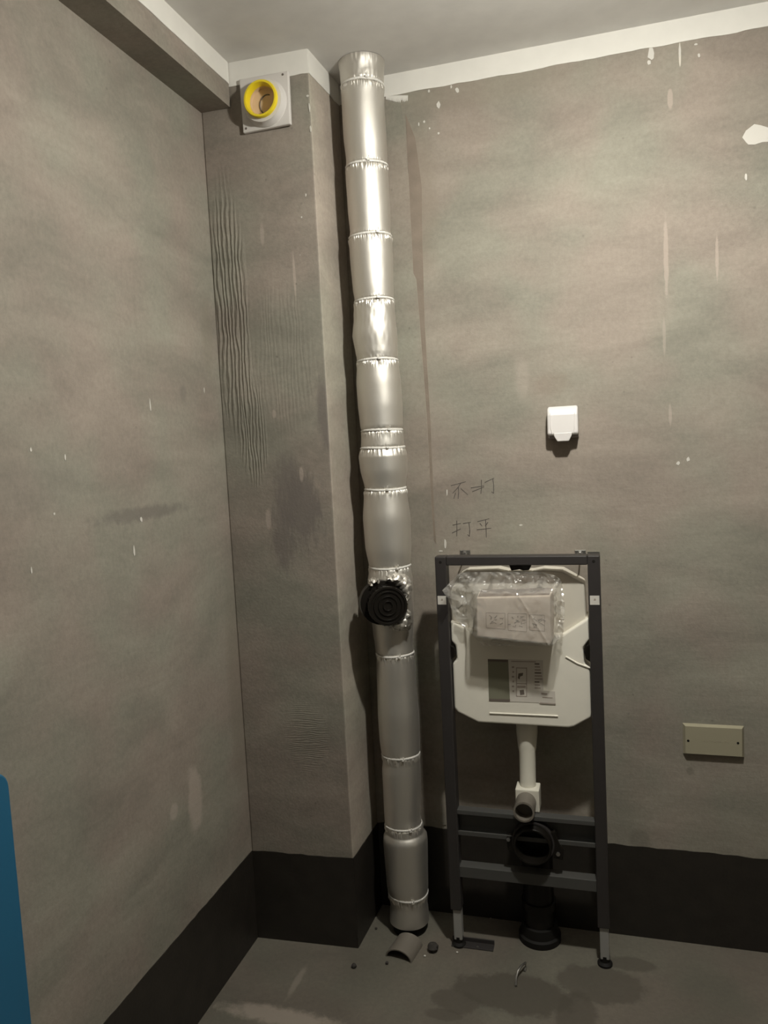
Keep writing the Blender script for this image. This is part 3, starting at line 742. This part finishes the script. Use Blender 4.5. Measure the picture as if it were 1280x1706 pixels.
# ------------------------------------------------------------------ exhaust outlet plate
def on_f(px, py, off=0): return onY(px, py, -.2385-off)
v = [on_f(398,132,.012), on_f(480,117,.012), on_f(484,206,.012), on_f(405,222,.012)]
vo = thing('exhaust_outlet', 'square white duct outlet with a yellow ring at the top of the corner column', 'duct outlet', ((v[0].x+v[1].x)/2, -.24, v[2].z))
MB().prism(v, (0, .0135, 0)).build('plate', M_vent, vo, bevel=.003, seg=2)
va = Vector((0, -1, 0)); vc = Vector((onY(442,172,-.252).x, -.2505, onY(442,172,-.252).z))
mb = MB(); mb.lathe(vc, va, [(0,.0640),(.006,.0625),(.010,.0590),(.024,.0570),(.025,.0480)], 48, True)
mb.build('collar', M_vent, vo, True)
mb = MB(); mb.lathe(vc, va, [(.004,.047),(.026,.0485),(.033,.0495),(.037,.0475),(.037,.0425),(.031,.0400),(.014,.0390)], 48)
o = mb.build('yellow_ring', M_yellow, vo, True); o['label'] = 'bright yellow plastic ring'
mb = MB(); mb.lathe(vc, va, [(.016,.0389),(.002,.0385),(.001,.001)], 48, False, True)
o = mb.build('duct_lining', M_beige, vo, True); o['label'] = 'beige lining inside the outlet'
mb = MB(); rp = []
for i in range(20):
    a = math.radians(70 + 230*i/19); rp.append((vc.x + .007 + .023*math.cos(a), -.2505-.0030, vc.z - .005 + .026*math.sin(a)))
MB().tube(rp, .0016, 6).build('dark_seam', M_ink_d, vo)
for px, py in ((410,214),(471,124)):
    q = on_f(px, py, .0125); MB().lathe((q.x, q.y, q.z), va, [(-.001,.0034),(.0006,.003),(.0007,.001)], 12, True, True).build('screw_hole', M_ink_d, vo)

# ------------------------------------------------------------------ blue board by the left wall
y1 = -1.219; zt = onX(4, 1283, .045).z
pts = []; rc = .035
for (cy, cz_, a0) in ((y1-rc, zt-rc, 0), (y1-.55+rc, zt-rc, 90)):
    for k in range(7):
        a = math.radians(a0 + 90*k/6); pts.append((.012, cy + rc*math.cos(a), cz_ + rc*math.sin(a)))
pts += [(.012, y1-.55, 0), (.012, y1, 0)]
bo = MB().prism(pts, (.033, 0, 0)).build('blue_board', M_blue, None, bevel=.004)
tag(bo, 'blue plastic board standing against the left wall, at the left edge', 'board')

# ------------------------------------------------------------------ bits on the floor
a_, b_ = onZ(664, 1598), onZ(672, 1570)
hc = onZ(664, 1599); ax2 = Vector((.16, .98, 0)).normalized(); e1 = Vector((ax2.y, -ax2.x, 0)); rg = []
for k in range(6):
    r_o = []
    for i in range(17):
        a = math.pi*i/16; r_o.append(hc + ax2*(.085*k/5) + e1*(.042*math.cos(a)) + ez*(.030*math.sin(a) + .0005))
    for i in range(17):
        a = math.pi*(16-i)/16; r_o.append(hc + ax2*(.085*k/5) + e1*(.038*math.cos(a)) + ez*(.0265*math.sin(a) + .0005))
    rg.append(r_o)
o = MB().rings(rg, True, True, True).build('pipe_offcut', M_pvc, None, True, angle=50); tag(o, 'grey half-round pipe offcut lying in front of the foil pipe', 'pipe piece')
def lump(name, px, py, r, label, cat, m=M_stone, sq=.8):
    c = onZ(px, py); vs = []; rg = []
    for j in range(7):
        ph = -math.pi/2 + math.pi*j/6; rr = []
        for i in range(10):
            th = 2*math.pi*i/10; d_ = Vector((math.cos(ph)*math.cos(th), math.cos(ph)*math.sin(th), math.sin(ph)))
            k = r*(1 + .28*noise.noise(d_*1.7 + Vector((px, py, 0))*.37)); rr.append(c + Vector((d_.x*k, d_.y*k, r*sq*.92 + d_.z*k*sq)))
        rg.append(rr)
    o = MB().rings(rg, True, True, True).build(name, m, None, True); return tag(o, label, cat)
lump('rubble_lump', 722, 1584, .017, 'small dark lump on the floor just right of the foil pipe foot', 'debris')
lump('pebble', 590, 1612, .008, 'dark pebble on the floor in front of the corner column', 'debris')
lump('pebble', 645, 1606, .005, 'tiny dark crumb in front of the half-round pipe offcut', 'debris')
lump('pebble', 627, 1548, .004, 'tiny dark crumb between the corner column and the foil pipe', 'debris')
lump('glint_bead', 708, 1594, .0035, 'tiny pale bead standing in for a glint in front of the dark lump', 'debris', M_fleck)  # small glints on the floor, put in as pale beads, here and next
lump('glint_bead', 762, 1588, .0035, 'tiny pale bead standing in for a glint in front of the dark metal strip', 'debris', M_fleck)
s0, s1 = onZ(752, 1577), onZ(822, 1586); dd = (s1-s0).normalized(); sn = Vector((-dd.y, dd.x, 0))
mb = MB().prism([s0, s1, s1 + sn*.032, s0 + sn*.032], (0,0,.004)); mb.prism([s0 + sn*.028, s1 + sn*.028, s1 + sn*.032, s0 + sn*.032], (0,0,.016))
stp = mb.build('metal_strip', M_steel, None, bevel=.001); tag(stp, 'dark metal angle strip on the floor at the left foot of the frame', 'strip')
q = onZ(796, 1577, .006); MB().lathe(q - Vector((0,0,.003)), (0,0,1), [(0,.004),(.003,.004)], 8, True, True).build('rivet', M_chrome, stp)
wp = [onZ(860, 1643, .003), onZ(860, 1630, .008), onZ(863, 1618, .018), onZ(870, 1608, .024), onZ(876, 1604, .018), onZ(876, 1612, .006), onZ(874, 1618, .003)]
wr = MB().tube(wp, .0032, 8).build('wire_loop', M_chrome, None, True); tag(wr, 'bent bit of wire standing on the wet patch of floor', 'wire')
